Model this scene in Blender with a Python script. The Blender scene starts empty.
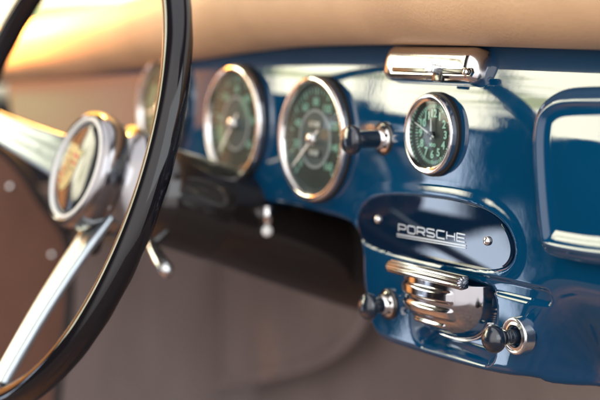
import bpy, bmesh, math, random
import numpy as np
from mathutils import Vector, Matrix

random.seed(4); np.random.seed(4)
S = bpy.context.scene
COL = S.collection
PI = math.pi
rad = math.radians

# ------------------------------------------------------------------ camera
TH, PT, FPX, DIST = rad(31.1), rad(6.6), 1400.0, 1.05
Fh = np.array([-math.cos(TH), math.sin(TH), 0]); Zv = np.array([0, 0, 1.0])
Fv = math.cos(PT)*Fh - math.sin(PT)*Zv
Uv = math.sin(PT)*Fh + math.cos(PT)*Zv
Rv = np.array([math.sin(TH), math.cos(TH), 0])
def ray(x, y): return Fv + Rv*(x-300)/FPX - Uv*(y-200)/FPX
CAMP = -ray(430, 133)*DIST
def at(x, y, yy=0.0):            # where the sight line through a pixel of the photo meets the plane Y = yy
    r = ray(x, y); t = (yy-CAMP[1])/r[1]; return CAMP+r*t
def atx(x, y, xx):               # ... and the plane X = xx
    r = ray(x, y); t = (xx-CAMP[0])/r[0]; return CAMP+r*t
cam = bpy.data.cameras.new('camera'); camo = bpy.data.objects.new('camera', cam); COL.objects.link(camo)
camo.matrix_world = Matrix(((Rv[0], Uv[0], -Fv[0], CAMP[0]), (Rv[1], Uv[1], -Fv[1], CAMP[1]), (Rv[2], Uv[2], -Fv[2], CAMP[2]), (0, 0, 0, 1)))
cam.sensor_width = 36; cam.lens = FPX*36/600
cam.clip_start = .02; cam.clip_end = 500
cam.dof.use_dof = True; cam.dof.focus_distance = .985; cam.dof.aperture_fstop = 4.0; cam.dof.aperture_blades = 0
S.camera = camo

# ------------------------------------------------------------------ materials
def newmat(name):
    m = bpy.data.materials.new(name); m.use_nodes = True
    nt = m.node_tree; nt.nodes.clear()
    out = nt.nodes.new('ShaderNodeOutputMaterial'); b = nt.nodes.new('ShaderNodeBsdfPrincipled')
    nt.links.new(b.outputs[0], out.inputs[0]); return m, nt, b, out
def mat(name, col, rough=.4, metal=0, coat=0, coatr=.03, spec=.5, var=0, vscale=30, bump=0, bscale=200, bdist=.001, stretch=None, rvar=0, coatbump=0, cbscale=60):
    m, nt, b, out = newmat(name)
    b.inputs['Base Color'].default_value = (*col, 1); b.inputs['Roughness'].default_value = rough
    b.inputs['Metallic'].default_value = metal; b.inputs['Coat Weight'].default_value = coat
    b.inputs['Coat Roughness'].default_value = coatr; b.inputs['Coat IOR'].default_value = 1.65; b.inputs['Specular IOR Level'].default_value = spec
    tc = nt.nodes.new('ShaderNodeTexCoord'); src = tc.outputs['Object']
    if stretch:
        mp = nt.nodes.new('ShaderNodeMapping'); mp.inputs['Scale'].default_value = stretch
        nt.links.new(src, mp.inputs[0]); src = mp.outputs[0]
    if var:
        n = nt.nodes.new('ShaderNodeTexNoise'); n.inputs['Scale'].default_value = vscale; n.inputs['Detail'].default_value = 5
        nt.links.new(src, n.inputs['Vector'])
        r = nt.nodes.new('ShaderNodeMapRange'); r.inputs[1].default_value = .3; r.inputs[2].default_value = .7
        r.inputs[3].default_value = 1-var; r.inputs[4].default_value = 1+var
        nt.links.new(n.outputs[0], r.inputs[0])
        v = nt.nodes.new('ShaderNodeVectorMath'); v.operation = 'SCALE'; v.inputs[0].default_value = col
        nt.links.new(r.outputs[0], v.inputs['Scale']); nt.links.new(v.outputs[0], b.inputs['Base Color'])
    if rvar:
        n = nt.nodes.new('ShaderNodeTexNoise'); n.inputs['Scale'].default_value = vscale*2; n.inputs['Detail'].default_value = 6
        nt.links.new(src, n.inputs['Vector'])
        r = nt.nodes.new('ShaderNodeMapRange'); r.inputs[1].default_value = .35; r.inputs[2].default_value = .7
        r.inputs[3].default_value = rough; r.inputs[4].default_value = rough+rvar
        nt.links.new(n.outputs[0], r.inputs[0]); nt.links.new(r.outputs[0], b.inputs['Roughness'])
    if bump:
        n = nt.nodes.new('ShaderNodeTexNoise'); n.inputs['Scale'].default_value = bscale; n.inputs['Detail'].default_value = 4
        nt.links.new(src, n.inputs['Vector'])
        bp = nt.nodes.new('ShaderNodeBump'); bp.inputs['Strength'].default_value = bump; bp.inputs['Distance'].default_value = bdist
        nt.links.new(n.outputs[0], bp.inputs['Height']); nt.links.new(bp.outputs[0], b.inputs['Normal'])
    if coatbump:
        n = nt.nodes.new('ShaderNodeTexNoise'); n.inputs['Scale'].default_value = cbscale; n.inputs['Detail'].default_value = 3
        nt.links.new(tc.outputs['Object'], n.inputs['Vector'])
        bp = nt.nodes.new('ShaderNodeBump'); bp.inputs['Strength'].default_value = 1; bp.inputs['Distance'].default_value = coatbump
        nt.links.new(n.outputs[0], bp.inputs['Height']); nt.links.new(bp.outputs[0], b.inputs['Coat Normal'])
    return m
M = {}
M['paint'] = mat('blue_paint', (.0004, .050, .128), .5, 0, 1, .022, 0, var=.05, vscale=8, coatbump=.000035, cbscale=45)
_nt = M['paint'].node_tree; _b = [n_ for n_ in _nt.nodes if n_.type == 'BSDF_PRINCIPLED'][0]
_n = _nt.nodes.new('ShaderNodeTexNoise'); _n.inputs['Scale'].default_value = 26; _n.inputs['Detail'].default_value = 8; _n.inputs['Roughness'].default_value = .7
_r = _nt.nodes.new('ShaderNodeMapRange'); _r.inputs[1].default_value = .45; _r.inputs[2].default_value = .75; _r.inputs[3].default_value = .015; _r.inputs[4].default_value = .09
_tc = _nt.nodes.new('ShaderNodeTexCoord'); _nt.links.new(_tc.outputs['Object'], _n.inputs['Vector']); _nt.links.new(_n.outputs[0], _r.inputs[0]); _nt.links.new(_r.outputs[0], _b.inputs['Coat Roughness'])
M['plate'] = mat('dark_plate_paint', (.002, .013, .036), .5, 0, 1, .02, 0, coatbump=.00002, cbscale=30)
M['chrome'] = mat('chrome', (.86, .85, .84), .06, 1, rvar=.08, vscale=60)
M['chrome_soft'] = mat('worn_chrome', (.72, .74, .76), .16, 1, rvar=.12, vscale=80)
M['hub_chrome'] = mat('dark_chrome', (.34, .33, .34), .14, 1, rvar=.1, vscale=50)  # chrome darkened in colour for the brown interior it should mirror
M['bowl_chrome'] = mat('dimmed_chrome', (.50, .50, .53), .07, 1, rvar=.10, vscale=70)  # chrome darkened in colour to hold down the bowl's blown reflections
M['spoke'] = mat('satin_steel', (.52, .58, .62), .28, 1, rvar=.12, vscale=40)
M['lamp_chrome'] = mat('soft_chrome', (.70, .68, .68), .07, 1, rvar=.10, vscale=50)
M['horn_black'] = mat('horn_button_black', (.02, .022, .03), .12, 0, 0, spec=.45)
M['bar_chrome'] = mat('grooved_chrome', (.42, .43, .47), .09, 1, rvar=.1, vscale=60)
M['black_metal'] = mat('black_enamel', (.010, .009, .009), .25, 0, .7, .08)
M['bakelite'] = mat('black_bakelite', (.006, .014, .028), .3, 0, 1, .03, .25, coatbump=.00002, cbscale=90)
M['rim'] = mat('dark_wheel_plastic', (.008, .007, .009), .5, 0, .6, .04, 0, coatbump=.00004, cbscale=40)
M['rubber'] = mat('black_rubber', (.012, .012, .013), .6)
M['leather'] = mat('tan_leather', (.68, .44, .265), .50, 0, 0, spec=.3, var=.09, vscale=14, bump=.6, bscale=380, bdist=.0008)
M['flare_tint'] = mat('flare_orange', (.72, .36, .05), .5, var=.08, vscale=20)  # orange of the sun flare put into the colour, for the wiper arm
M['dial'] = mat('dial_black', (.05, .062, .058), .45, 0)
M['dial_grey'] = mat('dial_grey', (.11, .135, .14), .5, 0)
M['green'] = mat('green_lettering', (.46, .80, .64), .5)
M['greenzone'] = mat('green_band', (.14, .36, .24), .5)
M['red'] = mat('red_mark', (.6, .05, .02), .5)
M['white'] = mat('white_mark', (.85, .85, .82), .4)
M['grey_ring'] = mat('grey_ring', (.45, .47, .48), .4)
M['silver'] = mat('silver_letter', (.80, .84, .88), .25, .7)
M['gold'] = mat('crest_gold', (.46, .36, .14), .5, 0)
M['crest_red'] = mat('crest_red', (.42, .008, .008), .5)
M['crest_black'] = mat('crest_black', (.01, .01, .01), .3, 0, .5)
M['carpet'] = mat('taupe_carpet', (.275, .225, .215), .9, spec=.1, var=.13, vscale=14, bump=.8, bscale=500, bdist=.001, stretch=(1, 1, .25))
M['carpet_edge'] = mat('pale_taupe_binding', (.29, .24, .235), .85, spec=.1, var=.1)
M['tunnel'] = mat('brown_carpet', (.16, .13, .13), .9, spec=.1, var=.25, vscale=14)
M['door'] = mat('brown_leather_door', (.17, .085, .06), .6, spec=.25, var=.18, vscale=9, bump=.4, bscale=300, bdist=.0006)
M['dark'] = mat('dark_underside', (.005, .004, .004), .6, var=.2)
M['column'] = mat('dark_column_enamel', (.012, .009, .008), .3, 0, .7, .08, spec=.2)
def glass(name, refl=1.0, tint=(.9, .95, .95)):
    m = bpy.data.materials.new(name); m.use_nodes = True; nt = m.node_tree; nt.nodes.clear()
    o = nt.nodes.new('ShaderNodeOutputMaterial'); mx = nt.nodes.new('ShaderNodeMixShader')
    t = nt.nodes.new('ShaderNodeBsdfTransparent'); g = nt.nodes.new('ShaderNodeBsdfGlossy'); g.inputs['Roughness'].default_value = .015
    t.inputs[0].default_value = (*tint, 1)
    f = nt.nodes.new('ShaderNodeFresnel'); f.inputs[0].default_value = 1.5
    mm = nt.nodes.new('ShaderNodeMath'); mm.operation = 'MULTIPLY'; mm.inputs[1].default_value = refl
    nt.links.new(f.outputs[0], mm.inputs[0]); nt.links.new(mm.outputs[0], mx.inputs[0])
    nt.links.new(t.outputs[0], mx.inputs[1]); nt.links.new(g.outputs[0], mx.inputs[2]); nt.links.new(mx.outputs[0], o.inputs[0]); return m
M['glass'] = glass('gauge_glass', .5)
M['windscreen'] = glass('windscreen_glass', .4, (.97, .98, .97))

# ------------------------------------------------------------------ object helpers
def tag(o, label=None, cat=None, group=None, kind=None):
    if label: o['label'] = label
    if cat: o['category'] = cat
    if group: o['group'] = group
    if kind: o['kind'] = kind
    return o
def thing(name, label, cat, loc=(0, 0, 0), group=None):
    o = bpy.data.objects.new(name, None); COL.objects.link(o); o.location = tuple(float(v) for v in loc)
    o.empty_display_size = .02
    return tag(o, label, cat, group)
def link(name, me, m, parent=None, smooth=True, label=None):
    o = bpy.data.objects.new(name, me); COL.objects.link(o)
    if m is not None: me.materials.append(m)
    if smooth:
        for p in me.polygons: p.use_smooth = True
    if parent is not None:
        o.parent = parent
    if label: o['label'] = label
    return o
def from_bm(name, bm, m, parent=None, smooth=True, angle=None, label=None):
    bmesh.ops.recalc_face_normals(bm, faces=bm.faces)
    me = bpy.data.meshes.new(name); 
    if angle is not None:
        for e in bm.edges:
            if len(e.link_faces) == 2 and e.calc_face_angle(0) > rad(angle): e.smooth = False
    bm.to_mesh(me); bm.free()
    return link(name, me, m, parent, smooth, label)
def basis(n, up=(0, 0, 1)):
    n = Vector(n).normalized(); u = Vector(up).cross(n).normalized(); v = n.cross(u); return u, v, n   # u: right seen from the front
def lathe(bm, prof, origin=(0, 0, 0), n=(0, -1, 0), seg=96, a0=0, a1=2*PI, up=(0, 0, 1)):
    """profile (radius, height along n) turned round the axis n"""
    u, v, n = basis(n, up); O = Vector(origin); rings = []
    for r, h in prof:
        if r < 1e-7: rings.append([bm.verts.new(O+n*h)])
        else: rings.append([bm.verts.new(O+n*h+(u*math.cos(2*PI*i/seg)+v*math.sin(2*PI*i/seg))*r) for i in range(seg)])
    for a, b in zip(rings, rings[1:]):
        for i in range(seg):
            j = (i+1) % seg
            if len(a) == 1 and len(b) == 1: continue
            if len(a) == 1: bm.faces.new((a[0], b[i], b[j]))
            elif len(b) == 1: bm.faces.new((a[i], a[j], b[0]))
            else: bm.faces.new((a[i], a[j], b[j], b[i]))
    return bm
def arc(cx, cy, r, a, b, n=8): return [(cx+r*math.cos(rad(a+(b-a)*i/n)), cy+r*math.sin(rad(a+(b-a)*i/n))) for i in range(n+1)]
def tube(bm, pts, radii, seg=24, sx=1.0, cap=True, up=(0, 0, 1)):
    pts = [Vector(p) for p in pts]; rings = []
    if not hasattr(radii, '__len__'): radii = [radii]*len(pts)
    for i, p in enumerate(pts):
        d = (pts[min(i+1, len(pts)-1)]-pts[max(i-1, 0)]).normalized()
        u = Vector(up).cross(d)
        u = u.normalized() if u.length > 1e-5 else Vector((1, 0, 0)); v = d.cross(u)
        rings.append([bm.verts.new(p+(u*math.cos(2*PI*k/seg)*sx+v*math.sin(2*PI*k/seg))*radii[i]) for k in range(seg)])
    for a, b in zip(rings, rings[1:]):
        for k in range(seg): bm.faces.new((a[k], a[(k+1) % seg], b[(k+1) % seg], b[k]))
    if cap: bm.faces.new(rings[0][::-1]); bm.faces.new(rings[-1])
    return bm
def rbox(bm, c, hx, hy, hz, r=.001, seg=3, mtx=None):
    g = bmesh.ops.create_cube(bm, size=2); vs = g['verts']
    bmesh.ops.scale(bm, vec=(hx, hy, hz), verts=vs)
    es = list({e for v in vs for e in v.link_edges})
    if r > 0:
        q = bmesh.ops.bevel(bm, geom=es, offset=r, segments=seg, affect='EDGES', profile=.5, clamp_overlap=True)
        vs = list({v for f in q['faces'] for v in f.verts} | {v for v in vs if v.is_valid})
    if mtx is not None: bmesh.ops.transform(bm, matrix=mtx, verts=vs)
    bmesh.ops.translate(bm, vec=Vector(c), verts=vs)
    return vs
def flat_poly(bm, pts, y, thick=.0006):
    """a thin solid slab: outline (x, z) facing -Y, front at y"""
    vs = [bm.verts.new((p[0], y, p[1])) for p in pts]; f = bm.faces.new(vs)
    r = bmesh.ops.extrude_face_region(bm, geom=[f]); 
    bmesh.ops.translate(bm, vec=(0, thick, 0), verts=[v for v in r['geom'] if isinstance(v, bmesh.types.BMVert)])
def stroke(bm, pts, w, y, closed=False, thick=.0006):
    """a raised line of width w following (x, z) points, mitred"""
    n = len(pts); P2 = [Vector((p[0], p[1])) for p in pts]; L = []; Rr = []
    for i in range(n):
        a = P2[i-1] if (i > 0 or closed) else None; b = P2[(i+1) % n] if (i < n-1 or closed) else None
        d1 = (P2[i]-a).normalized() if a is not None else None; d2 = (b-P2[i]).normalized() if b is not None else None
        if d1 is None: d1 = d2
        if d2 is None: d2 = d1
        t = (d1+d2).normalized(); nn = Vector((-t.y, t.x)); k = 1/max(.4, nn.dot(Vector((-d1.y, d1.x))))
        L.append(P2[i]+nn*w/2*k); Rr.append(P2[i]-nn*w/2*k)
    F = [[bm.verts.new((q.x, yy, q.y)) for q in side] for yy in (y, y+thick) for side in (L, Rr)]
    rng = range(n if closed else n-1)
    for i in rng:
        j = (i+1) % n
        bm.faces.new((F[0][i], F[0][j], F[1][j], F[1][i])); bm.faces.new((F[0][i], F[2][i], F[2][j], F[0][j])); bm.faces.new((F[1][i], F[1][j], F[3][j], F[3][i]))
    if not closed:
        for i in (0, n-1): bm.faces.new((F[0][i], F[1][i], F[3][i], F[2][i]))
def text_mesh(name, s, size, x, y, z, m, parent, extrude=.0002, tilt=0, sx=1.0, offset=.00015):
    c = bpy.data.curves.new(name, 'FONT'); c.body = s; c.size = size; c.align_x = 'CENTER'; c.align_y = 'CENTER'; c.extrude = extrude; c.offset = offset; c.resolution_u = 3
    o = bpy.data.objects.new(name, c); COL.objects.link(o)
    dg = bpy.context.evaluated_depsgraph_get(); me = bpy.data.meshes.new_from_object(o.evaluated_get(dg)); bpy.data.objects.remove(o); bpy.data.curves.remove(c)
    me.transform(Matrix.Translation((x, y, z)) @ Matrix.Rotation(-tilt, 4, 'Y') @ Matrix.Rotation(PI/2, 4, 'X') @ Matrix.Scale(sx, 4, (1, 0, 0)))
    return me
def join_meshes(name, mes, m, parent):
    bm = bmesh.new()
    for me in mes: bm.from_mesh(me)
    return from_bm(name, bm, m, parent, smooth=False)

# ------------------------------------------------------------------ signed distances and the dashboard's relief
def sstep(x, a, b):
    t = np.clip((x-a)/(b-a), 0, 1); return t*t*(3-2*t)
def chaikin(p, k=3, closed=True):
    p = np.array(p, float)
    for _ in range(k):
        q = np.roll(p, -1, 0) if closed else p[1:]
        a = p if closed else p[:-1]
        n = np.empty((2*len(a), 2)); n[0::2] = a*.75+q*.25; n[1::2] = a*.25+q*.75; p = n
    return p
def sd_poly(X, Z, poly):
    """distance (negative inside) and nearest outline point"""
    X = np.asarray(X, float); Z = np.asarray(Z, float)
    best = np.full(X.shape, 1e9); nx = np.zeros(X.shape); nz = np.zeros(X.shape); ins = np.zeros(X.shape, bool)
    n = len(poly)
    for i in range(n):
        ax, az = poly[i]; bx, bz = poly[(i+1) % n]; ex, ez = bx-ax, bz-az; L = ex*ex+ez*ez
        if L < 1e-14: continue
        t = np.clip(((X-ax)*ex+(Z-az)*ez)/L, 0, 1); px = ax+ex*t; pz = az+ez*t; d = (X-px)**2+(Z-pz)**2
        m = d < best; best = np.where(m, d, best); nx = np.where(m, px, nx); nz = np.where(m, pz, nz)
        c = ((az > Z) != (bz > Z)) & (X < (bx-ax)*(Z-az)/((bz-az) if abs(bz-az) > 1e-12 else 1e-12)+ax); ins ^= c
    d = np.sqrt(best); return np.where(ins, -d, d), nx, nz
def sd_rbox(X, Z, x0, x1, z0, z1, r):
    cx, cz, hx, hz = (x0+x1)/2, (z0+z1)/2, (x1-x0)/2, (z1-z0)/2
    qx = np.abs(X-cx)-hx+r; qz = np.abs(Z-cz)-hz+r
    return np.hypot(np.maximum(qx, 0), np.maximum(qz, 0))+np.minimum(np.maximum(qx, qz), 0)-r
def smax(a, b, k=.004): h = np.clip(.5+.5*(a-b)/k, 0, 1); return b*(1-h)+a*h+k*h*(1-h)
_zt = np.linspace(-.30, .12, 841)
_phi = np.radians(np.where(_zt > 0, 3+25*np.clip(_zt/.06, 0, 1.4)**1.35, 3*np.clip(1+_zt/.09, 0, 1)))
_yt = np.concatenate([[0], np.cumsum(np.tan((_phi[1:]+_phi[:-1])/2)*np.diff(_zt))]); _yt -= np.interp(0, _zt, _yt)
def face_y(z): return np.interp(z, _zt, _yt)      # the bare metal face: upright below, rolling back under the pad
PLY = -.0036
plate_px = [(354.5, 226), (358, 209), (368, 199), (386, 194.5), (420, 196), (455, 200.5), (485, 209.5), (506, 226), (514.5, 247), (512, 262), (500, 271), (470, 270), (425, 263.5), (380, 251.5), (359, 241)]
plate_out = chaikin([(p[0], p[2]) for p in (at(a, b, PLY) for a, b in plate_px)], 3)
def bevel_in(d, r):              # rounded shoulder: 0 at the outline, 1 once r inside (d negative inside)
    t = np.clip(-d/r, 0, 1); return np.sqrt(np.clip(1-(1-t)**2, 0, 1))
CX0, CX1 = -.125, .131
rx0 = at(410, 330, -.003)[0]; rx1 = at(496, 312, -.003)[0]; rz0 = at(440, 354, -.003)[2]
def relief(X, Z):
    """how far the panel stands out towards the seats"""
    dp, _, _ = sd_poly(X, Z, plate_out)
    h = .0007*(1-sstep(dp, .001, .012))
    # pressed channel under the right end of the plate, and the sunk bay round the ashtray
    ch = sd_rbox(X, Z, .020, .138, -.1085, -.0985, .004)
    h = h-.0028*(1-sstep(ch, -.0008, .0014))
    rc = sd_rbox(X, Z, rx0, rx1, rz0, -.1035, .016)
    h = h-.0150*(1-sstep(rc, -.010, .001))
    # sunk plate field
    h = h-.0022*(1-sstep(dp, -.001, .0014))
    # right of the console the panel turns under
    right = sstep(X-.136-.37*(Z+.13), -.028, .022)*(1-sstep(Z, -.094, -.078))
    h = h-.042*right*(1-sstep(Z, -.165, -.085))
    return h
def grid_mesh(name, xs, zs, outline, yfun, edge_r, back, m, parent, eps=.0):
    X, Z = np.meshgrid(xs, zs, indexing='ij'); sh = X.shape; X = X.ravel(); Z = Z.ravel()
    d, nx, nz = sd_poly(X, Z, outline)
    ins = (d < 0).reshape(sh); f = []
    anyin = ins[:-1, :-1] | ins[1:, :-1] | ins[:-1, 1:] | ins[1:, 1:]
    idx = np.arange(X.size).reshape(sh)
    quads = np.stack([idx[:-1, :-1], idx[1:, :-1], idx[1:, 1:], idx[:-1, 1:]], -1)[anyin]
    out = d > 0; X = np.where(out, nx, X); Z = np.where(out, nz, Z); d = np.where(out, 0, d)
    Y = yfun(X, Z, d)
    if edge_r > 0:
        t = np.clip(edge_r+d, 0, edge_r); Y = Y+(edge_r-np.sqrt(np.maximum(edge_r**2-t**2, 0)))
    used = np.unique(quads); remap = np.full(X.size, -1); remap[used] = np.arange(len(used))
    V = np.stack([X[used], Y[used], Z[used]], -1); Q = remap[quads]
    me = bpy.data.meshes.new(name); me.from_pydata(V.tolist(), [], Q.tolist()); me.update()
    bm = bmesh.new(); bm.from_mesh(me); bmesh.ops.remove_doubles(bm, verts=bm.verts, dist=1e-6)
    bmesh.ops.dissolve_degenerate(bm, edges=bm.edges, dist=1e-6)
    if back:
        be = [e for e in bm.edges if len(e.link_faces) == 1]
        r = bmesh.ops.extrude_edge_only(bm, edges=be)
        nv = [v for v in r['geom'] if isinstance(v, bmesh.types.BMVert)]
        for v in nv: v.co.y += back
    bm.to_mesh(me); bm.free()
    n = np.zeros(3)
    o = link(name, me, m, parent); return o

# ================================================================== DASHBOARD
dash = thing('dashboard', 'glossy dark blue painted metal dashboard under a tan leather padded top', 'dashboard', (0, 0, 0))
low_px = [(284, 205), (320, 215), (345, 222), (356, 234), (358.5, 251), (358.5, 276), (362, 300), (366, 322), (373, 337), (387, 345), (440, 362), (485, 374), (518, 379)]
low = [at(a, b, -.004) for a, b in low_px]
low = [(float(p[0]), float(p[2])) for p in low]
outline = [(-1.0, .115), (-1.0, -.060), (-.75, -.072), (-.45, -.083), (-.30, -.082)] + low + [tuple(float(q) for q in at(560, 384, .030)[[0, 2]]), tuple(float(q) for q in at(610, 389, .047)[[0, 2]]), (.42, float(at(610, 389, .047)[2])+.004), (.42, .115)]
keep = outline[:1]
ol = chaikin(outline[1:-1], 2, closed=False)
outline_s = np.vstack([[outline[0]], ol, [outline[-1]]])
xs = np.concatenate([np.linspace(-1.0, -.2, 130)[:-1], np.linspace(-.2, .2, 335)[:-1], np.linspace(.2, .42, 80)])
zs = np.linspace(-.185, .115, 252)
panel = grid_mesh('face_panel', xs, zs, outline_s, lambda X, Z, d: face_y(Z)-relief(X, Z), .007, .03, M['paint'], dash)

# glove box lid
glz = .0405
gx0 = at(530, 130, -.012)[0]
lid_px = [(700, 84), (600, 86.5), (568, 87), (553, 89), (541, 96), (532, 108), (529, 125), (529.5, 150), (533, 190), (537, 225), (540, 246), (548, 256), (570, 261), (600, 266), (700, 276)]
lid_out = chaikin([(p[0], p[2]) for p in (at(a, b, -.013) for a, b in lid_px)], 2)
def lid_y(X, Z, d):
    t = -d
    bead = .0030*np.exp(-((t-.0085)/.0035)**2)
    return face_y(Z)-.0125-bead+.0008*sstep(t, .012, .02)
x_hi = lid_out[:, 0].max()
grid_mesh('glovebox_lid', np.concatenate([np.linspace(lid_out[:, 0].min()-.002, .2, 110)[:-1], np.linspace(.2, x_hi+.002, 60)]), np.linspace(lid_out[:, 1].min()-.002, lid_out[:, 1].max()+.002, 150), lid_out, lid_y, .0045, .014, M['paint'], dash)

# padded roll along the top
bm = bmesh.new()
px = [(760, 52), (600, 50), (520, 47.5), (450, 45.5), (380, 44.5), (300, 46), (250, 52), (200, 60), (150, 68), (100, 75), (50, 80), (0, 84), (-60, 90)]
path = []
for a, b in px:
    p = at(a, b, .012); path.append((p[0], p[2]))
path = np.array(path)[::-1]; pathx = np.linspace(path[0, 0], path[-1, 0], 160)
pz = np.interp(pathx, path[:, 0], path[:, 1])
k = np.ones(9)/9; pz = np.convolve(np.pad(pz, 4, mode='edge'), k, 'valid')
sec = []
for i in range(41):
    a = rad(270-180*i/40)                       # bottom, front, top of the roll
    c, s = math.cos(a), math.sin(a)
    sec.append((.014+.047*math.copysign(abs(c)**.9, c), .038+.038*math.copysign(abs(s)**.92, s)))
sec = [(.06, .006), (.035, .001)] + sec + [(.05, .0755), (.12, .068), (.22, .050), (.33, .03), (.33, -.01)]
rows = [[bm.verts.new((x, y, z0+zz)) for y, zz in sec] for x, z0 in zip(pathx, pz)]
for a, b in zip(rows, rows[1:]):
    for i in range(len(sec)-1): bm.faces.new((a[i], a[i+1], b[i+1], b[i]))
from_bm('padded_top', bm, M['leather'], dash)

# blanking plate with lettering
bm = bmesh.new()
cen = plate_out.mean(0); inner = cen+(plate_out-cen)*.985
n = len(inner); PZ = float(cen[1]); PH = float((plate_out[:, 1].max()-plate_out[:, 1].min())/2)
def crown(x, z): return -.0010*(1-((z-PZ)/PH)**2)
rings = [[bm.verts.new((a, PLY+.0040, b)) for a, b in inner], [bm.verts.new((a, PLY+.0020+crown(a, b), b)) for a, b in inner]]
for s_ in (.994, .97, .93, .88, .82, .75, .67, .58, .48, .37, .25, .12):
    q = cen+(inner-cen)*s_; rings.append([bm.verts.new((a, PLY+.0018+crown(a, b), b)) for a, b in q])
for a, b in zip(rings, rings[1:]):
    for i in range(n): bm.faces.new((a[i], a[(i+1) % n], b[(i+1) % n], b[i]))
bm.faces.new(rings[-1])
plate = from_bm('blanking_plate', bm, M['plate'], dash, smooth=True, angle=30)
for i, (a, b) in enumerate(((377.5, 219.5), (487, 241))):
    p = at(a, b, PLY); bm = bmesh.new()
    lathe(bm, [(.0034, 0), (.0034, .0008)]+arc(0, .0008-.0012, .0038, 30, 90, 6)[:-1]+[(0, .0026)], (p[0], PLY+.001, p[2]), seg=32)
    from_bm('screw', bm, M['chrome'], plate)
# lettering: square extended capitals
PORS = {
 'P': [[(0, 0), (0, 1), (.82, 1), (1, .88), (1, .5), (.85, .40), (.05, .40)]],
 'O': ['c', [(.12, 0), (0, .14), (0, .86), (.12, 1), (.88, 1), (1, .86), (1, .14), (.88, 0)]],
 'R': [[(0, 0), (0, 1), (.82, 1), (1, .88), (1, .5), (.85, .40), (.05, .40)], [(.62, .40), (1, 0)]],
 'S': [[(1, .92), (.9, 1), (.12, 1), (0, .9), (0, .62), (.12, .52), (.88, .48), (1, .38), (1, .1), (.88, 0), (.1, 0), (0, .08)]],
 'C': [[(1, 1), (.12, 1), (0, .86), (0, .14), (.12, 0), (1, 0)]],
 'H': [[(0, 0), (0, 1)], [(0, .5), (1, .5)], [(1, 0), (1, 1)]],
 'E': [[(1, 1), (0, 1), (0, 0), (1, 0)], [(0, .5), (.92, .5)]]}
p0 = at(398, 231.3, PLY); p1 = at(464.5, 242.5, PLY); ptop = at(398.5, 222.5, PLY)
W = p1[0]-p0[0]; hgt = (ptop[2]-p0[2])*.80; lw = W/7*.80; gap = (W-7*lw)/6
bm = bmesh.new()
for i, ch in enumerate('PORSCHE'):
    g = PORS[ch]; closed = g[0] == 'c'
    for k, st in enumerate([q for q in g if q != 'c']):
        zb = p0[2]+(p1[2]-p0[2])*(i/6)
        stroke(bm, [(p0[0]+i*(lw+gap)+a*lw, zb+b*hgt) for a, b in st], .00088, PLY+.0003-.00002*k, closed, .0009)
from_bm('lettering', bm, M['silver'], plate, smooth=False)
bm = bmesh.new()
for dz, ww in ((-.0024, .0010), (-.0042, .0006)):
    stroke(bm, [(p0[0]-.002, p0[2]+dz), (p1[0]+.001, p1[2]+dz)], ww, PLY+.0003, False, .0010)
from_bm('underline', bm, M['silver'], plate, smooth=False)

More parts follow.
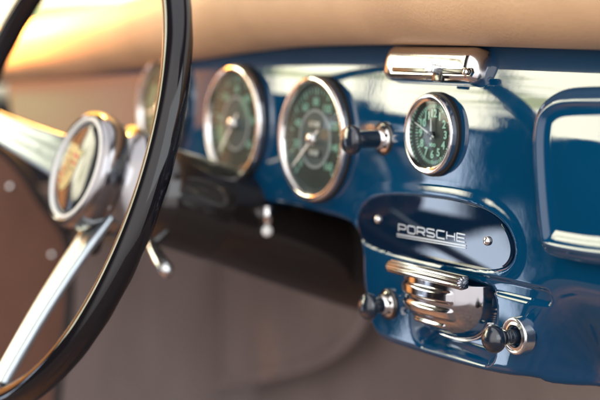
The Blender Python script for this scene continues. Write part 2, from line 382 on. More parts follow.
# ================================================================== ROUND INSTRUMENTS
TILT = rad(2.2)
def make_gauge(name, label, cat, cx, cz, R, kind):
    fy = float(face_y(cz))
    t = thing(name, label, cat, (cx, fy, cz), group='round chrome ringed instruments in the dashboard'); t.rotation_euler = (-TILT, 0, 0)
    k = R/.0545
    # bezel
    bm = bmesh.new()
    if kind == 'clock':
        prof = [(R, -.004), (R, .0068)]+arc(R-.0018, .0068, .0018, 0, 90, 6)+[(R-.0030, .0083), (R-.0052, .0066), (R-.0052, -.0030)]
    else:
        prof = [(R, -.004), (R, .0060)]+arc(R-.0030, .0060, .0030, 0, 150, 10)+[(R-.0066, .0054), (R-.0066, -.0030)]
    lathe(bm, prof, seg=128); from_bm('bezel', bm, M['chrome'], t, angle=40)
    bm = bmesh.new(); g = .0016 if kind == 'clock' else .0012
    lathe(bm, [(R-.001, -.004), (R+g, -.004), (R+g, .0028), (R+g-.0008, .0034), (R-.001, .0034)], seg=96); from_bm('gasket', bm, M['rubber'], t, angle=40)
    ri = R-.0052 if kind == 'clock' else R-.0066
    dy = .0022                                     # the dial stands just clear of the panel; the bezel is deep
    bm = bmesh.new(); lathe(bm, [(0, dy), (ri-.0002, dy), (ri-.0002, dy-.002)], seg=96)
    dial = from_bm('dial', bm, M['dial'], t, angle=30); Y = -dy
    def tick(bm, a, r0, r1, w, y=Y-.00035):
        s, c = math.sin(a), math.cos(a)
        q = [(r0*s-w*c, r0*c+w*s), (r0*s+w*c, r0*c-w*s), (r1*s+w*c, r1*c-w*s), (r1*s-w*c, r1*c+w*s)]
        flat_poly(bm, q, y, .0003)
    def ring(bm, r0, r1, y, a0=0, a1=2*PI, seg=72):
        for i in range(seg):
            a, b = a0+(a1-a0)*i/seg, a0+(a1-a0)*(i+1)/seg
            vs = [bm.verts.new((r*math.sin(q), y, r*math.cos(q))) for r, q in ((r0, a), (r0, b), (r1, b), (r1, a))]
            bm.faces.new(vs)
    def hand(bm, a, L, w, tail, y, tip=.3):
        s, c = math.sin(a), math.cos(a)
        def P_(u, v): return (v*s+u*c, v*c-u*s)
        flat_poly(bm, [P_(-w, -tail), (P_(w, -tail)), P_(w, L*.75), P_(w*tip, L), P_(-w*tip, L), P_(-w, L*.75)], y, .0005)
    if kind == 'clock':
        bm = bmesh.new()
        for i in range(60): tick(bm, 2*PI*i/60, ri*(.80 if i % 5 else .77), ri*.90, .00032 if i % 5 else .00055)
        from_bm('minute_marks', bm, M['green'], dial, smooth=False)
        mes = [text_mesh('t', str(h), .0082, ri*.62*math.sin(2*PI*h/12), Y-.0006, ri*.62*math.cos(2*PI*h/12), None, None, offset=.00025) for h in (1, 2, 3, 4, 5, 6, 7, 8, 9, 10, 11, 12)]
        join_meshes('numerals', mes, M['green'], dial)
        join_meshes('maker_name', [text_mesh('t', 'VDO', .0036, 0, Y-.0006, -ri*.33, None, None)], M['green'], dial)
        bm = bmesh.new(); hand(bm, rad(-3), ri*.50, .0007, .004, Y-.0028); from_bm('hour_hand', bm, M['white'], dial, smooth=False)
        bm = bmesh.new(); hand(bm, rad(-68), ri*.86, .0006, .005, Y-.0036); from_bm('minute_hand', bm, M['white'], dial, smooth=False)
        bm = bmesh.new(); lathe(bm, [(.0022, 0), (.0022, .0042), (.0014, .0050), (0, .0052)], (0, Y, 0), seg=24); from_bm('centre_pin', bm, M['black_metal'], dial)
    else:
        bm = bmesh.new(); ring(bm, 0.0001, .0235*k, Y-.0004); 
        inner = from_bm('centre_disc', bm, M['dial_grey'], dial, smooth=False)
        bm = bmesh.new(); lathe(bm, [(.0235*k, 0), (.0235*k, .0012), (.0258*k, .0012), (.0258*k, 0)], (0, Y, 0), seg=96); from_bm('ring', bm, M['grey_ring'], dial, angle=30)
        bm = bmesh.new()
        for i in range(41):
            a = rad(-135+270*i/40); tick(bm, a, ri*(.84 if i % 4 else .80), ri*.93, .0003 if i % 4 else .0007)
        from_bm('scale_marks', bm, M['green'], dial, smooth=False)
        if kind == 'speed':
            nums = [(20*i, -135+270*i/8) for i in range(9)]
        elif kind == 'rev':
            nums = [(10*i, -125+250*i/6) for i in range(7)]
        else: nums = []
        mes = [text_mesh('t', str(v), .0098*k, ri*.67*math.sin(rad(a)), Y-.0006, ri*.67*math.cos(rad(a)), None, None, offset=.00005) for v, a in nums]
        if mes: join_meshes('numerals', mes, M['green'], dial)
        bm = bmesh.new(); ring(bm, ri*.925, ri*.965, Y-.0007)
        from_bm('outer_band', bm, M['dial_grey'], dial, smooth=False)
        if kind == 'speed':
            for zz, s in ((.0125*k, '61285'), (-.0125*k, '0420')):
                bm = bmesh.new(); rbox(bm, (0, Y-.0006, zz), .0105*k, .0006, .0030*k, .0004, 2); w = from_bm('counter_window', bm, M['crest_black'], inner)
                join_meshes('counter_digits', [text_mesh('t', s, .0062*k, 0, Y-.0014, zz, None, None, sx=1.15)], M['white'], w)
            bm = bmesh.new(); hand(bm, rad(-130), ri*.86, .0009*k, .012*k, Y-.0042)
        elif kind == 'rev':
            for q in ((.42, .60, 20, 75), (.46, .80, -140, -95)):
                bm = bmesh.new(); ring(bm, ri*q[0], ri*q[1], Y-.0007, rad(q[2]), rad(q[3]), 20); from_bm('green_zone', bm, M['greenzone'], dial, smooth=False)
            bm = bmesh.new(); hand(bm, rad(-138), ri*.80, .0011*k, .012*k, Y-.0042)
        else:
            for q in (-150, 40):
                bm = bmesh.new(); ring(bm, ri*.5, ri*.75, Y-.0006, rad(q), rad(q+110), 24); from_bm('green_zone', bm, M['greenzone'], dial, smooth=False)
            bm = bmesh.new(); hand(bm, rad(-100), ri*.75, .0011*k, .01*k, Y-.0042)
        from_bm('needle', bm, M['white'], dial, smooth=False)
        bm = bmesh.new(); lathe(bm, [(.0056*k, .0), (.0056*k, .0052), (.0048*k, .0066), (.0030*k, .0076), (0, .0080)], (0, Y, 0), seg=40); from_bm('needle_hub', bm, M['chrome_soft'], dial)
    bm = bmesh.new(); gy = .0064 if kind == 'clock' else .0054
    lathe(bm, [(ri-.0001, gy), (ri*.7, gy+.0005), (ri*.35, gy+.0008), (0, gy+.0009)], seg=96); from_bm('glass', bm, M['glass'], t)
    return t
def centre(px, py, yy): p = at(px, py, yy); return float(p[0]), float(p[2])
c = centre(430.5, 134.5, -.005); make_gauge('clock', 'small chrome ringed clock with green numerals right of the upper black knob', 'clock', c[0], c[1], .0300, 'clock')
c = centre(315.5, 139.0, -.003); make_gauge('speedometer', 'large round speedometer with mileage counters, nearest the upper black knob', 'speedometer', c[0], c[1], .0530, 'speed')
c = centre(236, 123.5, -.003); make_gauge('rev_counter', 'large blurred rev counter with green sectors between speedometer and steering wheel', 'rev counter', c[0], c[1], .0540, 'rev')
c = centre(163, 109, -.003); make_gauge('temperature_gauge', 'farthest round gauge, half hidden behind the steering wheel rim', 'gauge', c[0], c[1], .0530, 'temp')

# ================================================================== PULL KNOBS
def knob(label, basepx, headpx, R, ball, ringR, base_y, kind=0):
    b = at(*basepx, base_y); 
    # how far the knob stands out: slide along -Y until it lands on the head pixel's column
    best = min(np.linspace(.01, .06, 101), key=lambda q: abs(at(headpx[0], headpx[1], base_y-q)[0]-b[0])); L = float(best)
    hz = at(headpx[0], headpx[1], base_y-L)[2]
    t = thing('pull_knob', label, 'knob', (b[0], base_y, (b[2]+hz)/2), group='black pull knobs on the blue dashboard')
    bm = bmesh.new()
    if kind == 0:
        prof = [(ringR, -.006), (ringR, .0018), (ringR-.0014, .0030), (ringR*.80, .0034), (ringR*.72, .0060), (ringR*.55, .0078), (ringR*.50, .0030)]
    else:
        prof = [(ringR, -.006), (ringR, .0016)]+arc(ringR-.0016, .0016, .0016, 0, 160, 6)+[(ringR*.80, -.0005), (ringR*.76, .0022), (ringR*.62, .0026), (ringR*.58, -.001)]
    lathe(bm, prof, seg=64); base = from_bm('escutcheon', bm, M['chrome_soft'] if kind else M['chrome'], t, angle=35)
    if kind == 0:
        for a in range(6):
            bm = bmesh.new(); rr = ringR*.80; an = rad(60*a+20)
            lathe(bm, [(.0016, .0026), (.0016, .0040), (.0010, .0046), (0, .0046)], (rr*math.cos(an), 0, rr*math.sin(an)), seg=12); from_bm('stud', bm, M['black_metal'], base)
        bm = bmesh.new(); lathe(bm, [(ringR-.001, -.004), (ringR+.0022, -.004), (ringR+.0022, .0010), (ringR-.001, .0014)], seg=48); from_bm('washer', bm, M['black_metal'], base)
    bm = bmesh.new(); st = R*.58
    if ball:
        prof = [(st*.9, -.001), (st*.9, L*.35), (st*.78, L-R*1.05)]+[(R*math.sin(rad(a)), L-R*.92*math.cos(rad(a))) for a in range(145-100, 181, 9)]
        prof = [(st*.95, -.001), (st*.95, L*.30), (st*.80, L*.42)]+[(R*math.cos(rad(q)), L-.003+R*.80*math.sin(rad(q))) for q in range(-42, 91, 8)]
    else:
        prof = [(st*1.02, -.001), (st, L*.40), (st*.98, L-.012), (st*1.06, L-.0075), (R*.82, L-.0050), (R*.96, L-.0036), (R, L-.0018), (R*.985, L), (R*.90, L+.0020), (R*.72, L+.0036), (R*.45, L+.0047), (R*.2, L+.0052)]
    prof = [q for q in prof if q[0] > 1e-4]+[(0, max(q[1] for q in prof)+.00005)]
    lathe(bm, prof, seg=64); from_bm('grip', bm, M['bakelite'], t, angle=50)
    return t
knob('black mushroom shaped pull knob between speedometer and clock', (383.5, 140.5), (350, 138), .0119, False, .0108, -.001, 0)
knob('small black pull knob at lower left of the ashtray', (388, 309.5), (367, 301.5), .0107, False, .0098, -.0042, 0)
knob('round black pull knob in a bright ring at lower right of the ashtray', (516.5, 339), (490.5, 336.5), .0098, True, .0132, -.0042, 1)
for (a, b, yy) in ((395.5, 138.5, -.0006), (404, 311, -.0048)):   # tiny engraved index marks beside the two left knobs
    p = at(a, b, yy); bm = bmesh.new()
    stroke(bm, [(p[0]+.0024*math.cos(rad(q)), p[2]+.0024*math.sin(rad(q))) for q in range(60, 301, 24)], .0011, float(p[1])-.0012, False, .002)
    from_bm('engraved_mark', bm, M['silver'], dash, smooth=False)

# ================================================================== INTERIOR LAMP (chrome box above the clock)
LY = .001
q0 = at(387.5, 64, LY+.002); q1 = at(482.5, 68, LY+.004)
lx0, lx1 = q0[0], q1[0]; lzt, lzb = at(430, 49.0, .004)[2], at(430, 84.0, -.001)[2]
lc = ((lx0+lx1)/2, (lzt+lzb)/2)
lamp = thing('courtesy_lamp', 'long chrome courtesy lamp with a sliding switch above the clock', 'lamp', (lc[0], float(face_y(lc[1])), lc[1])); lamp.rotation_euler = (-rad(13), 0, 0)
hw, hh = (lx1-lx0)/2, (lzt-lzb)/2+.0006
def lamp_section(s, grow=0):
    pts = []
    for i in range(25):
        a = rad(90-180*i/24); pts.append((-(.0040*s+(.0105*s)*math.copysign(abs(math.cos(a))**.75, math.cos(a))), hh*math.copysign(abs(math.sin(a))**.8, math.sin(a))*(.50+.50*s)))
    return pts
bm = bmesh.new(); rows = []
N = 40
for i in range(N+1):
    u = -1+2*i/N; e = (1-abs(u))*hw; s = math.sqrt(max(0, 1-(1-min(e/.010, 1))**2)); s = .12+.88*s
    sc = lamp_section(s); rows.append([bm.verts.new((u*hw, y, z)) for y, z in [(.006, sc[0][1])]+sc+[(.006, sc[-1][1])]])
for a, b in zip(rows, rows[1:]):
    for i in range(len(a)-1): bm.faces.new((a[i], a[i+1], b[i+1], b[i]))
bm.faces.new(rows[0]); bm.faces.new(rows[-1][::-1])
body = from_bm('housing', bm, M['lamp_chrome'], lamp, angle=50)
def on_lamp(a, b, yy=LY-.001): p = at(a, b, yy); return p[0]-lc[0], p[2]-lc[1]
s0 = on_lamp(399, 73.5); s1 = on_lamp(476, 77); zz = (s0[1]+s1[1])/2
bm = bmesh.new(); rbox(bm, ((s0[0]+s1[0])/2, -.0142, zz), (s1[0]-s0[0])/2, .0011, .0021, .0010, 3); from_bm('slot', bm, M['black_metal'], body)
bm = bmesh.new()
stroke(bm, [(s0[0]-.001, zz+.0027), (s1[0]+.001, zz+.0027), (s1[0]+.0028, zz), (s1[0]+.001, zz-.0027), (s0[0]-.001, zz-.0027), (s0[0]-.0028, zz)], .0006, -.0150, True, .0022); from_bm('slot_rim', bm, M['chrome'], body, smooth=False)
k = on_lamp(437, 71, LY-.005)
bm = bmesh.new(); rbox(bm, (k[0], -.0172, zz+.001), .0050, .0032, .0034, .0010, 3)
for i in range(4): rbox(bm, (k[0]-.0033+.0022*i, -.0206, zz+.001), .00045, .0006, .0026, .0002, 1)
from_bm('switch', bm, M['chrome_soft'], body, angle=40)
bm = bmesh.new(); rbox(bm, (k[0]+.004, -.0135, zz-.0042), .0060, .0018, .0036, .0008, 2); from_bm('switch_reflection', bm, M['black_metal'], body)  # dark slab standing in for the switch's reflection in the chrome
p = on_lamp(472, 75.5); bm = bmesh.new(); lathe(bm, [(.0030, 0), (.0030, .0012), (.0018, .0022), (0, .0024)], (p[0], -.0144, zz), seg=24); from_bm('screw', bm, M['chrome'], body)

# ================================================================== ASHTRAY
ash = thing('ashtray', 'chrome ashtray with ribbed pull bar below the lettered plate', 'ashtray', (0, 0, -.13))
AY = -.015
h0 = at(385, 266, AY-.006); h1 = at(459, 280, AY-.006)
hxc = (h0[0]+h1[0])/2; hxw = (h1[0]-h0[0])/2; hz = (at(386, 262.5, AY)[2]+at(386, 273, AY)[2]+at(462, 272, AY)[2]+at(462, 286, AY)[2])/4+.13
bm = bmesh.new(); rows = []
prof = []
nr = 6; r0 = .0062
for i in range(nr*6+1):
    a = rad(100+150*i/(nr*6)); rr = r0+.00045*math.cos(2*PI*i/6); prof.append((rr*math.cos(a)*1.05, rr*math.sin(a)*.80))
prof = [(.003, .0048)]+prof+[(.001, -.0046), (.003, -.0040)]
for x, s in ((-hxw, .80), (-hxw+.0008, .94), (-hxw+.002, 1), (hxw-.002, 1), (hxw-.0008, .94), (hxw, .80)):
    rows.append([bm.verts.new((hxc+x, AY+y*s, hz+z*s)) for y, z in prof])
for a, b in zip(rows, rows[1:]):
    for i in range(len(a)-1): bm.faces.new((a[i], a[i+1], b[i+1], b[i]))
    bm.faces.new((a[-1], a[0], b[0], b[-1]))
bm.faces.new(rows[0]); bm.faces.new(rows[-1][::-1])
from_bm('pull_bar', bm, M['bar_chrome'], ash, angle=60)
# bowl: bulging half-round drawer with two pressed panels
bx0 = at(405, 300, -.001)[0]; bx1 = at(488, 312, .004)[0]; bxc = (bx0+bx1)/2; bw = (bx1-bx0)/2
ztop = hz-.13-.004; zbot = at(450, 340, -.001)[2]; bh = ztop-zbot
th_ = np.linspace(0, -PI, 60)
bowl = np.array([(bxc+bw*math.copysign(abs(math.cos(t_))**.80, math.cos(t_)), ztop-.012-(bh-.012)*abs(math.sin(t_))**.86) for t_ in th_]+[(bx0, ztop), (bx1, ztop)])
def bowl_y(X, Z, d):
    u = (X-bxc)/bw; w = np.clip((ztop-Z)/bh, 0, 1)
    w2 = np.clip((ztop-.010-Z)/(bh-.010), 0, 1)
    e2 = np.sqrt(np.clip(1-np.abs(u)**2.6-w2**2.3, 0, 1))
    y = .012-.031*e2
    for (za, zb) in ((.0045, .0145), (.018, .0275), (.0305, .0365)):
        r_ = sd_rbox(X, Z, bxc-bw*(.70 if za < .03 else .45), bxc+bw*(.62 if za < .03 else .42), ztop-zb, ztop-za, .0025)
        y = y-.0026*(1-sstep(r_, -.0026, .0006))
    return y
bo = grid_mesh('bowl', np.linspace(bx0-.002, bx1+.002, 170), np.linspace(zbot-.002, ztop+.001, 120), bowl, bowl_y, 0, .008, M['bowl_chrome'], ash); bo.data.transform(Matrix.Translation((0, 0, .13)))
bm = bmesh.new()
stroke(bm, [(p[0]*1.0, p[1]+.13-.0012) for p in bowl[8:52]], .0016, .0080, False, .006)
from_bm('bowl_flange', bm, M['chrome'], ash)

# ================================================================== STEERING WHEEL
WC = np.array([-.2821, -.1974, -.0304]); AZ, EL = .019, .3372; HC = np.array([-.2827, -.1673, -.041]); RR = .21
wn = Vector((math.sin(AZ)*math.cos(EL), -math.cos(AZ)*math.cos(EL), math.sin(EL)))
wheel = thing('steering_wheel', 'large thin rimmed dark steering wheel with chrome spokes and crest horn button', 'steering wheel', WC)
u_ = Vector(wn).cross(Vector((0, 0, 1))).normalized(); v_ = u_.cross(wn)
hub = Vector(HC-WC)
def rimp(deg): return (u_*math.cos(rad(deg))+v_*math.sin(rad(deg)))*RR
bm = bmesh.new(); rows = []; NS = 220; seg = 28
for i in range(NS):
    a = 360*i/NS; c_ = rimp(a); d_ = c_.normalized()
    ring_ = []
    for j in range(seg):
        q = 2*PI*j/seg; rad_ = .0109*(1+.035*math.cos(3*q))
        # finger bumps on the back
        bmp = .0004*max(0, -math.sin(q))**2*math.cos(rad(a)*36)
        ring_.append(bm.verts.new(c_+d_*math.cos(q)*(rad_)+wn*math.sin(q)*(rad_*1.05+bmp)))
    rows.append(ring_)
for i in range(NS):
    a, b = rows[i], rows[(i+1) % NS]
    for j in range(seg): bm.faces.new((a[j], a[(j+1) % seg], b[(j+1) % seg], b[j]))
from_bm('rim', bm, M['rim'], wheel)
def spoke(deg, dip):
    e = rimp(deg); d = e.normalized(); side = wn.cross(d)
    start = hub+wn*(-dip)+d*.015; bm = bmesh.new(); rows = []
    for i in range(31):
        t_ = i/30; p = start.lerp(e-d*.006, t_); p = p+wn*(.004*math.sin(PI*t_))
        w = .0130*(1-t_)**1.5+.0108+.002*t_; h = .0058
        r = []
        for k_ in range(32):
            q = 2*PI*k_/32; cx, cy = math.cos(q), math.sin(q)
            yy = h*math.copysign(abs(cy)**.6, cy)
            if cy > 0: yy -= .0030*math.exp(-(cx/.22)**2)
            r.append(bm.verts.new(p+side*w*math.copysign(abs(cx)**.8, cx)+wn*yy))
        rows.append(r)
    for a, b in zip(rows, rows[1:]):
        for k_ in range(32): bm.faces.new((a[k_], a[(k_+1) % 32], b[(k_+1) % 32], b[k_]))
    bm.faces.new(rows[0]); bm.faces.new(rows[-1][::-1])
    s_ = from_bm('spoke', bm, M['spoke'], wheel)
    bm = bmesh.new()
    mt = Matrix((side, d, wn)).transposed().to_4x4()
    rbox(bm, e-d*.010, .0155, .0065, .0075, .002, 2, mt); from_bm('spoke_ferrule', bm, M['black_metal'], s_)
SP = (258, 8)
for dg, dip in zip(SP, (.042, .020)): spoke(dg, dip)
bm = bmesh.new()
lathe(bm, [(.036, -.064), (.048, -.056), (.051, -.038), (.044, -.031), (.042, -.027), (.0500, -.021), (.0525, -.013), (.0525, -.004), (.0505, .0015), (.0475, .0035), (.0445, .0020), (.0435, -.002)], hub, wn, 96)
hubo = from_bm('hub', bm, M['hub_chrome'], wheel, angle=50)
bm = bmesh.new()
lathe(bm, [(.0436, -.003), (.0428, .0005), (.034, .0032), (.021, .0056), (.009, .0064), (0, .0066)], hub, wn, 96)
horn = from_bm('horn_button', bm, M['horn_black'], wheel)
bm = bmesh.new(); lathe(bm, [(.0422, .0008), (.0432, .0036), (.0450, .0030), (.0455, .0012)], hub, wn, 96); from_bm('button_ring', bm, M['white'], horn)
# crest on the dome
def dome(x, y): r = math.hypot(x, y); return .0066-.0054*(r/.042)**2+.0003
CR = rad(-14)
eu, ev, en = basis(wn)
def on_dome(x, y, lift=0):
    x -= .006; y -= .002
    a, b = x*math.cos(CR)-y*math.sin(CR), x*math.sin(CR)+y*math.cos(CR)
    return hub+eu*a+ev*b+wn*(dome(a, b)+lift)
def dome_poly(name, pts, m, lift, parent):
    bm = bmesh.new(); c_ = np.mean(pts, 0); n_ = len(pts); prev = None
    for s in (0, .33, .66, 1):
        cur = [bm.verts.new(on_dome(c_[0], c_[1], lift))] if s == 0 else [bm.verts.new(on_dome(c_[0]+(p[0]-c_[0])*s, c_[1]+(p[1]-c_[1])*s, lift)) for p in pts]
        if prev:
            for i in range(n_):
                j = (i+1) % n_
                bm.faces.new((prev[0], cur[i], cur[j]) if len(prev) == 1 else (prev[i], cur[i], cur[j], prev[j]))
        prev = cur
    return from_bm(name, bm, m, parent)
sh = np.array([(-.5, .52), (-.25, .47), (0, .55), (.25, .47), (.5, .52), (.52, .2), (.5, -.1), (.42, -.32), (.25, -.48), (0, -.60), (-.25, -.48), (-.42, -.32), (-.5, -.1), (-.52, .2)])
crest = dome_poly('crest', sh*np.array([.030, .038]), M['gold'], .0002, horn)
def clip_shield(x0, x1, y0, y1): return np.array([(x0, y0), (x1, y0), (x1, y1), (x0, y1)])*np.array([.030, .038])
def sub(pts, m, l): o = dome_poly('crest_field', pts, M[m], l, horn); return o
fields = []
for x0, x1, y0, y1, m_ in ((.06, .44, .28, .36, 'crest_red'), (.06, .44, .12, .20, 'crest_red'), (.06, .42, -.02, .04, 'crest_black'),
                           (-.42, -.04, -.14, -.08, 'crest_red'), (-.38, -.04, -.28, -.22, 'crest_red'), (-.26, -.04, -.42, -.36, 'crest_red'),
                           (-.44, -.06, .04, .12, 'crest_black'), (-.44, -.08, .24, .30, 'crest_black')):
    fields.append((clip_shield(x0, x1, y0, y1), m_))
for pts, m_ in fields: sub(pts, m_, .0004)
dome_poly('crest_field', sh*np.array([.012, .015]), M['gold'], .0006, horn)
dome_poly('crest_field', np.array([(-.1, -.2), (.1, -.22), (.06, 0), (.14, .2), (.02, .3), (-.08, .1)])*.030, M['crest_black'], .0008, horn)
bm = bmesh.new()
pb = hub-wn*.035+v_*(-.052)
lathe(bm, [(.0065, -.014), (.0075, -.006), (.0075, .010), (.005, .016), (0, .017)], pb, -v_, 32); from_bm('lock_bolt', bm, M['black_metal'], wheel)

# ================================================================== STEERING COLUMN, LEVER, PIN, UNDER-DASH
colm = thing('steering_column', 'dark enamelled steering column shroud running from wheel hub into the dashboard', 'steering column', tuple(HC))
bm = bmesh.new(); a_ = -wn
lathe(bm, [(.0, .058), (.030, .058), (.040, .066), (.044, .085), (.045, .13), (.0455, .135), (.0455, .139), (.045, .14), (.047, .20), (.050, .30), (.050, .48)], (0, 0, 0), -wn, 64)
from_bm('shroud', bm, M['column'], colm, angle=50)
lv = thing('indicator_lever', 'short pale chrome lever tip hanging under the steering column', 'lever', at(150, 240, -.10))
bm = bmesh.new(); b0 = Vector(at(150, 240, -.10))
pl = [Vector(at(a, b, -.10))-b0 for a, b in ((150, 236), (154, 249), (160, 260), (166, 269), (169, 274))]
tube(bm, pl, [.0045, .005, .0062, .0068, .0045], 20); from_bm('stalk', bm, M['chrome_soft'], lv)
pin = thing('switch_pin', 'small chrome pull switch with pale tip under the dashboard edge', 'switch', at(267, 214, -.004))
b0 = Vector(at(267, 214, -.004))
bm = bmesh.new(); tube(bm, [Vector(at(268, 206, -.004))-b0, Vector(at(267, 224, -.004))-b0], .0048, 20); from_bm('barrel', bm, M['chrome'], pin)
bm = bmesh.new(); bmesh.ops.create_uvsphere(bm, u_segments=20, v_segments=12, radius=.0052); bmesh.ops.translate(bm, vec=Vector(at(267, 231, -.004))-b0, verts=bm.verts); from_bm('tip', bm, M['white'], pin)
kn = thing('lock_barrel', 'black round lock housing below the dashboard beside the column', 'lock', at(242, 238, .02))
bm = bmesh.new(); lathe(bm, [(.020, -.03), (.021, 0), (.018, .012), (.008, .016), (0, .016)], (0, 0, 0), (0, -1, -.15), 40); from_bm('housing', bm, M['dark'], kn)
bm = bmesh.new(); lathe(bm, [(.009, .015), (.009, .019), (.006, .021), (0, .021)], (0, 0, 0), (0, -1, -.15), 32); from_bm('barrel', bm, M['black_metal'], kn)

# dark tray under the dash
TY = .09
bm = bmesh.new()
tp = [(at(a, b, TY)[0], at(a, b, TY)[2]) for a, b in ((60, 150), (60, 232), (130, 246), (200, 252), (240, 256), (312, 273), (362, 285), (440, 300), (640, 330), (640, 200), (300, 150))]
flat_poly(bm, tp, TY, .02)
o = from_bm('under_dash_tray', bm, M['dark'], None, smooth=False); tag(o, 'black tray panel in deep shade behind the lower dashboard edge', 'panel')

# ================================================================== BACKGROUND OF THE FOOTWELL
def slab(name, corners, m, thick, label=None, cat=None, kind=None):
    bm = bmesh.new(); vs = [bm.verts.new(c_) for c_ in corners]; f = bm.faces.new(vs); n = f.normal.copy(); bm.normal_update(); n = f.normal.copy()
    r = bmesh.ops.extrude_face_region(bm, geom=[f]); bmesh.ops.translate(bm, vec=n*-thick, verts=[v for v in r['geom'] if isinstance(v, bmesh.types.BMVert)])
    o = from_bm(name, bm, m, None, smooth=False); return tag(o, label, cat, None, kind)
slab('footwell_wall', [(-1.1, .42, -.62), (.9, .42, -.62), (.9, .42, .02), (-1.1, .42, .02)], M['carpet'], .03, kind='structure')
slab('floor', [(-1.3, -1.4, -.60), (1.3, -1.4, -.60), (1.3, .60, -.60), (-1.3, .60, -.60)], M['tunnel'], .03, kind='structure')
# pale bound panel (kick board) with a rounded lower corner
KY = .36
kb = chaikin([(at(a, b, KY)[0], at(a, b, KY)[2]) for a, b in ((-60, 240), (-60, 392), (180, 392), (300, 372), (352, 345), (372, 300), (365, 262), (320, 225), (200, 225))], 3)
bm = bmesh.new(); flat_poly(bm, [tuple(p) for p in kb], KY, .012); kbo = from_bm('kick_board', bm, M['carpet'], None, smooth=False); tag(kbo, 'taupe carpeted kick board with a pale bound edge in the footwell', 'kick board')
bm = bmesh.new(); tube(bm, [(p[0], KY-.002, p[1]) for p in kb]+[(kb[0][0], KY-.002, kb[0][1])], .008, 10, cap=False, up=(0, 1, 0)); from_bm('binding', bm, M['carpet_edge'], kbo)

# door on the far side
DX = -.66
dpx = [(-50, 120), (-20, 135), (6, 152), (24, 172), (40, 199), (54, 217), (65, 232), (70, 252), (70, 300), (66, 340), (58, 380), (52, 470), (-50, 470)]
dp = [atx(a, b, DX) for a, b in dpx]; 
dpp = chaikin([(p[1], p[2]) for p in dp], 2)
door = thing('door', 'brown leather trimmed door panel left of the steering wheel', 'door', (DX, 0, 0))
bm = bmesh.new(); vs = [bm.verts.new((0, p[0], p[1])) for p in dpp]; f = bm.faces.new(vs); r = bmesh.ops.extrude_face_region(bm, geom=[f]); bmesh.ops.translate(bm, vec=(-.03, 0, 0), verts=[v for v in r['geom'] if isinstance(v, bmesh.types.BMVert)])
from_bm('trim_panel', bm, M['door'], door, smooth=False)
bm = bmesh.new(); tube(bm, [(-.004, p[0], p[1]) for p in dpp]+[(-.004, dpp[0][0], dpp[0][1])], .007, 10, cap=False, up=(1, 0, 0)); from_bm('edge_seal', bm, M['rubber'], door)
for a, b in ((10, 187), (52, 255), (38, 318)):
    p = atx(a, b, DX); bm = bmesh.new(); lathe(bm, [(.0045, 0), (.0045, .002), (.003, .004), (0, .0046)], (0, p[1], p[2]), (1, 0, 0), 20); from_bm('stud', bm, M['chrome'], door)
# body side behind the door edge
slab('side_trim', [(-1.05, -.22, -.62), (-1.05, .5, -.62), (-1.05, .5, -.14), (-1.05, -.22, -.14)][::-1], M['carpet'], .03, 'taupe carpeted side trim beyond the door edge', 'trim panel')

# windscreen, its post and the wiper
ws = [at(-30, 75, .34), at(700, 75, .34), at(700, 75, .34)+np.array([-.0, -.28, .40]), at(-30, 75, .34)+np.array([.05, -.28, .40])]
slab('windscreen', [tuple(p) for p in ws], M['windscreen'], .004, 'clear windscreen pane behind the padded dashboard top', 'windscreen')
wp = thing('wiper', 'thin wiper arm resting on the windscreen at top left', 'wiper', at(90, 11, .36)); b0 = Vector(at(90, 11, .36)); bm = bmesh.new()
tube(bm, [Vector(at(a, b, .36))-b0 for a, b in ((88, 11.5), (105, 8), (125, 4), (150, -1), (190, -10))], [.002, .004, .005, .005, .005], 12); from_bm('arm', bm, M['flare_tint'], wp)

# ================================================================== LIGHT: world seen through the windows, plus added glow patches
w = bpy.data.worlds.new('World'); S.world = w; w.use_nodes = True; nt = w.node_tree; nt.nodes.clear()
out = nt.nodes.new('ShaderNodeOutputWorld'); bg = nt.nodes.new('ShaderNodeBackground'); nt.links.new(bg.outputs[0], out.inputs[0])
tc = nt.nodes.new('ShaderNodeTexCoord'); sp = nt.nodes.new('ShaderNodeSeparateXYZ'); nt.links.new(tc.outputs['Generated'], sp.inputs[0])
def m_(op, *a, clamp=False):
    n = nt.nodes.new('ShaderNodeMath'); n.operation = op; n.use_clamp = clamp
    for i, v in enumerate(a):
        if isinstance(v, (int, float)): n.inputs[i].default_value = v
        else: nt.links.new(v, n.inputs[i])
    return n.outputs[0]
def ss(x, a, b):
    n = nt.nodes.new('ShaderNodeMapRange'); n.interpolation_type = 'SMOOTHSTEP'
    lo, hi, f0, f1 = (a, b, 0, 1) if a < b else (b, a, 1, 0)
    n.inputs[1].default_value = lo; n.inputs[2].default_value = hi; n.inputs[3].default_value = f0; n.inputs[4].default_value = f1
    nt.links.new(x, n.inputs[0]); return n.outputs[0]
def mul(*a):
    r = a[0]
    for b in a[1:]: r = m_('MULTIPLY', r, b)
    return r
def cmix(f, a, b):
    n = nt.nodes.new('ShaderNodeMix'); n.data_type = 'RGBA'
    nt.links.new(f, n.inputs[0])
    for i, v in ((6, a), (7, b)):
        if isinstance(v, tuple): n.inputs[i].default_value = (*v, 1)
        else: nt.links.new(v, n.inputs[i])
    return n.outputs[2]
def noise(scale, detail=3, vec=None):
    n = nt.nodes.new('ShaderNodeTexNoise'); n.inputs['Scale'].default_value = scale; n.inputs['Detail'].default_value = detail
    nt.links.new(tc.outputs['Generated'] if vec is None else vec, n.inputs['Vector']); return n.outputs[0]
X_, Y_, Z_ = sp.outputs
el = m_('MULTIPLY', m_('ARCSINE', Z_), 180/PI)
az = m_('MULTIPLY', m_('ARCTAN2', m_('MULTIPLY', Y_, -1), m_('MULTIPLY', X_, -1)), 180/PI)      # 0 = towards -X, + = towards the seats
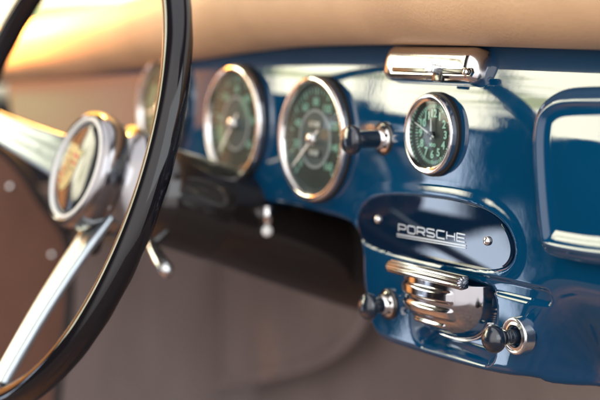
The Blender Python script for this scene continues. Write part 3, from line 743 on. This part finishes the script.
al = m_('MULTIPLY', m_('ARCCOSINE', m_('MULTIPLY', X_, -1)), 180/PI)       # angle from -X, whatever the height
back = ss(az, -1, 1)
nz1 = m_('MULTIPLY', m_('SUBTRACT', noise(22, 4), .5), 1.0)
nz2 = m_('MULTIPLY', m_('SUBTRACT', noise(34, 3), .5), 1.0)
dark = cmix(ss(el, -30, -8), (.10, .075, .07), (.02, .019, .022))
lit = cmix(ss(el, -35, 10), (.55, .50, .52), (1.9, 1.8, 1.75))
base = cmix(ss(az, 72, 95), dark, lit)
warm = mul(ss(al, 29.5, 25.5), back, ss(el, -16, -6))  # warm glow added so the far left of the dash reflects brown
base = cmix(warm, base, (2.7, 1.05, .28))
# overhead light (open roof)
c1 = cmix(ss(el, 52, 62), base, (1.6, 1.6, 1.65))
# trees and light through the side window behind the driver
tree = cmix(ss(noise(9, 4), .50, .66), (12.5, 11.8, 8.8), (4.6, 4.6, 1.9))
tree = cmix(ss(noise(26, 4), .60, .74), tree, (1.1, 1.3, .8))
e2 = m_('ADD', el, m_('MULTIPLY', nz1, 4.0)); a2 = m_('ADD', al, m_('MULTIPLY', nz2, .9))
edge = m_('ADD', m_('ADD', mul(ss(a2, 34.9, 34.1), 3.6), mul(ss(a2, 36.9, 35.6), 2.6)), m_('ADD', mul(ss(a2, 39.2, 39.6), ss(a2, 41.2, 40.6), 5.0), 1.2))
up = m_('SUBTRACT', e2, edge)
win = mul(ss(a2, 29.6, 30.6), ss(a2, 50, 48), ss(up, -.5, .7), ss(el, 34, 30), back)
gap1 = ss(m_('ABSOLUTE', m_('SUBTRACT', m_('ADD', al, m_('MULTIPLY', el, -.018)), 33.75)), .34, .18)
gap2 = ss(m_('ABSOLUTE', m_('SUBTRACT', a2, 39.35)), .42, .26)
win = mul(win, m_('SUBTRACT', 1, m_('MAXIMUM', gap1, gap2)))
c2 = cmix(win, c1, tree)
# passenger side window
win2 = mul(ss(m_('ABSOLUTE', az), 140, 146), ss(el, 4, 7), ss(el, 44, 40))
c3 = cmix(win2, c2, (3.2, 3.3, 3.4))
# windscreen ahead: blown out warm sky
fr = mul(ss(az, 2, -1), ss(az, -140, -134), ss(el, -2.5, -.5), ss(el, 44, 38))
front = cmix(ss(az, -70, -18), (1.4, 1.35, 1.2), cmix(ss(el, 2, 7), (4.4, 4.0, 2.9), (5.5, 2.9, .55)))
c4 = cmix(fr, c3, front)
# pale glow patches added low down for the lettered plate to reflect
diag = m_('SUBTRACT', el, m_('MULTIPLY', m_('SUBTRACT', az, 35.4), 1.6))
plate_glow1 = mul(ss(m_('ADD', el, m_('MULTIPLY', m_('SUBTRACT', az, 36), .25)), -3.9, -3.2), ss(el, .6, -.3), ss(m_('ADD', az, mul(m_('ADD', el, 2), .25)), 34.3, 34.7), ss(az, 38.5, 37.7))
plate_glow2 = mul(ss(m_('ADD', diag, nz1), -11.7, -12.5), ss(el, -17.6, -16.8), ss(m_('ADD', az, mul(m_('ADD', el, 12), -.25)), 34.3, 34.8), ss(az, 40.4, 39.6))
c5 = cmix(m_('MAXIMUM', plate_glow1, plate_glow2), c4, (4.6, 5.4, 6.6))
nt.links.new(c5, bg.inputs[0]); bg.inputs[1].default_value = 1.0

def warm_spot(name, loc, target, cone, power, col, size=.10):      # warm spot lamp: the low sun ahead, and an added fill
    l = bpy.data.lights.new(name, 'SPOT'); l.energy = power; l.color = col; l.spot_size = rad(cone); l.spot_blend = 1.0; l.shadow_soft_size = size
    o = bpy.data.objects.new(name, l); COL.objects.link(o); o.location = loc
    o.rotation_euler = (Vector(target)-Vector(loc)).to_track_quat('-Z', 'Y').to_euler(); return o
warm_spot('windscreen_sun', (-.84, .10, .50), (-.68, .0, .06), 60, 320.0, (1.0, .42, .07))
warm_spot('pad_warm_fill', (-1.15, -.20, .30), (-.90, .06, .16), 62, 430.0, (1.0, .40, .07))  # second warm lamp, added to turn the left of the pad golden
S.view_settings.view_transform = 'Standard'; S.view_settings.look = 'None'; S.view_settings.exposure = .08; S.view_settings.gamma = 1
S.cycles.max_bounces = 8; S.cycles.transparent_max_bounces = 12; S.cycles.use_denoising = True
S.cycles.sample_clamp_indirect = 6
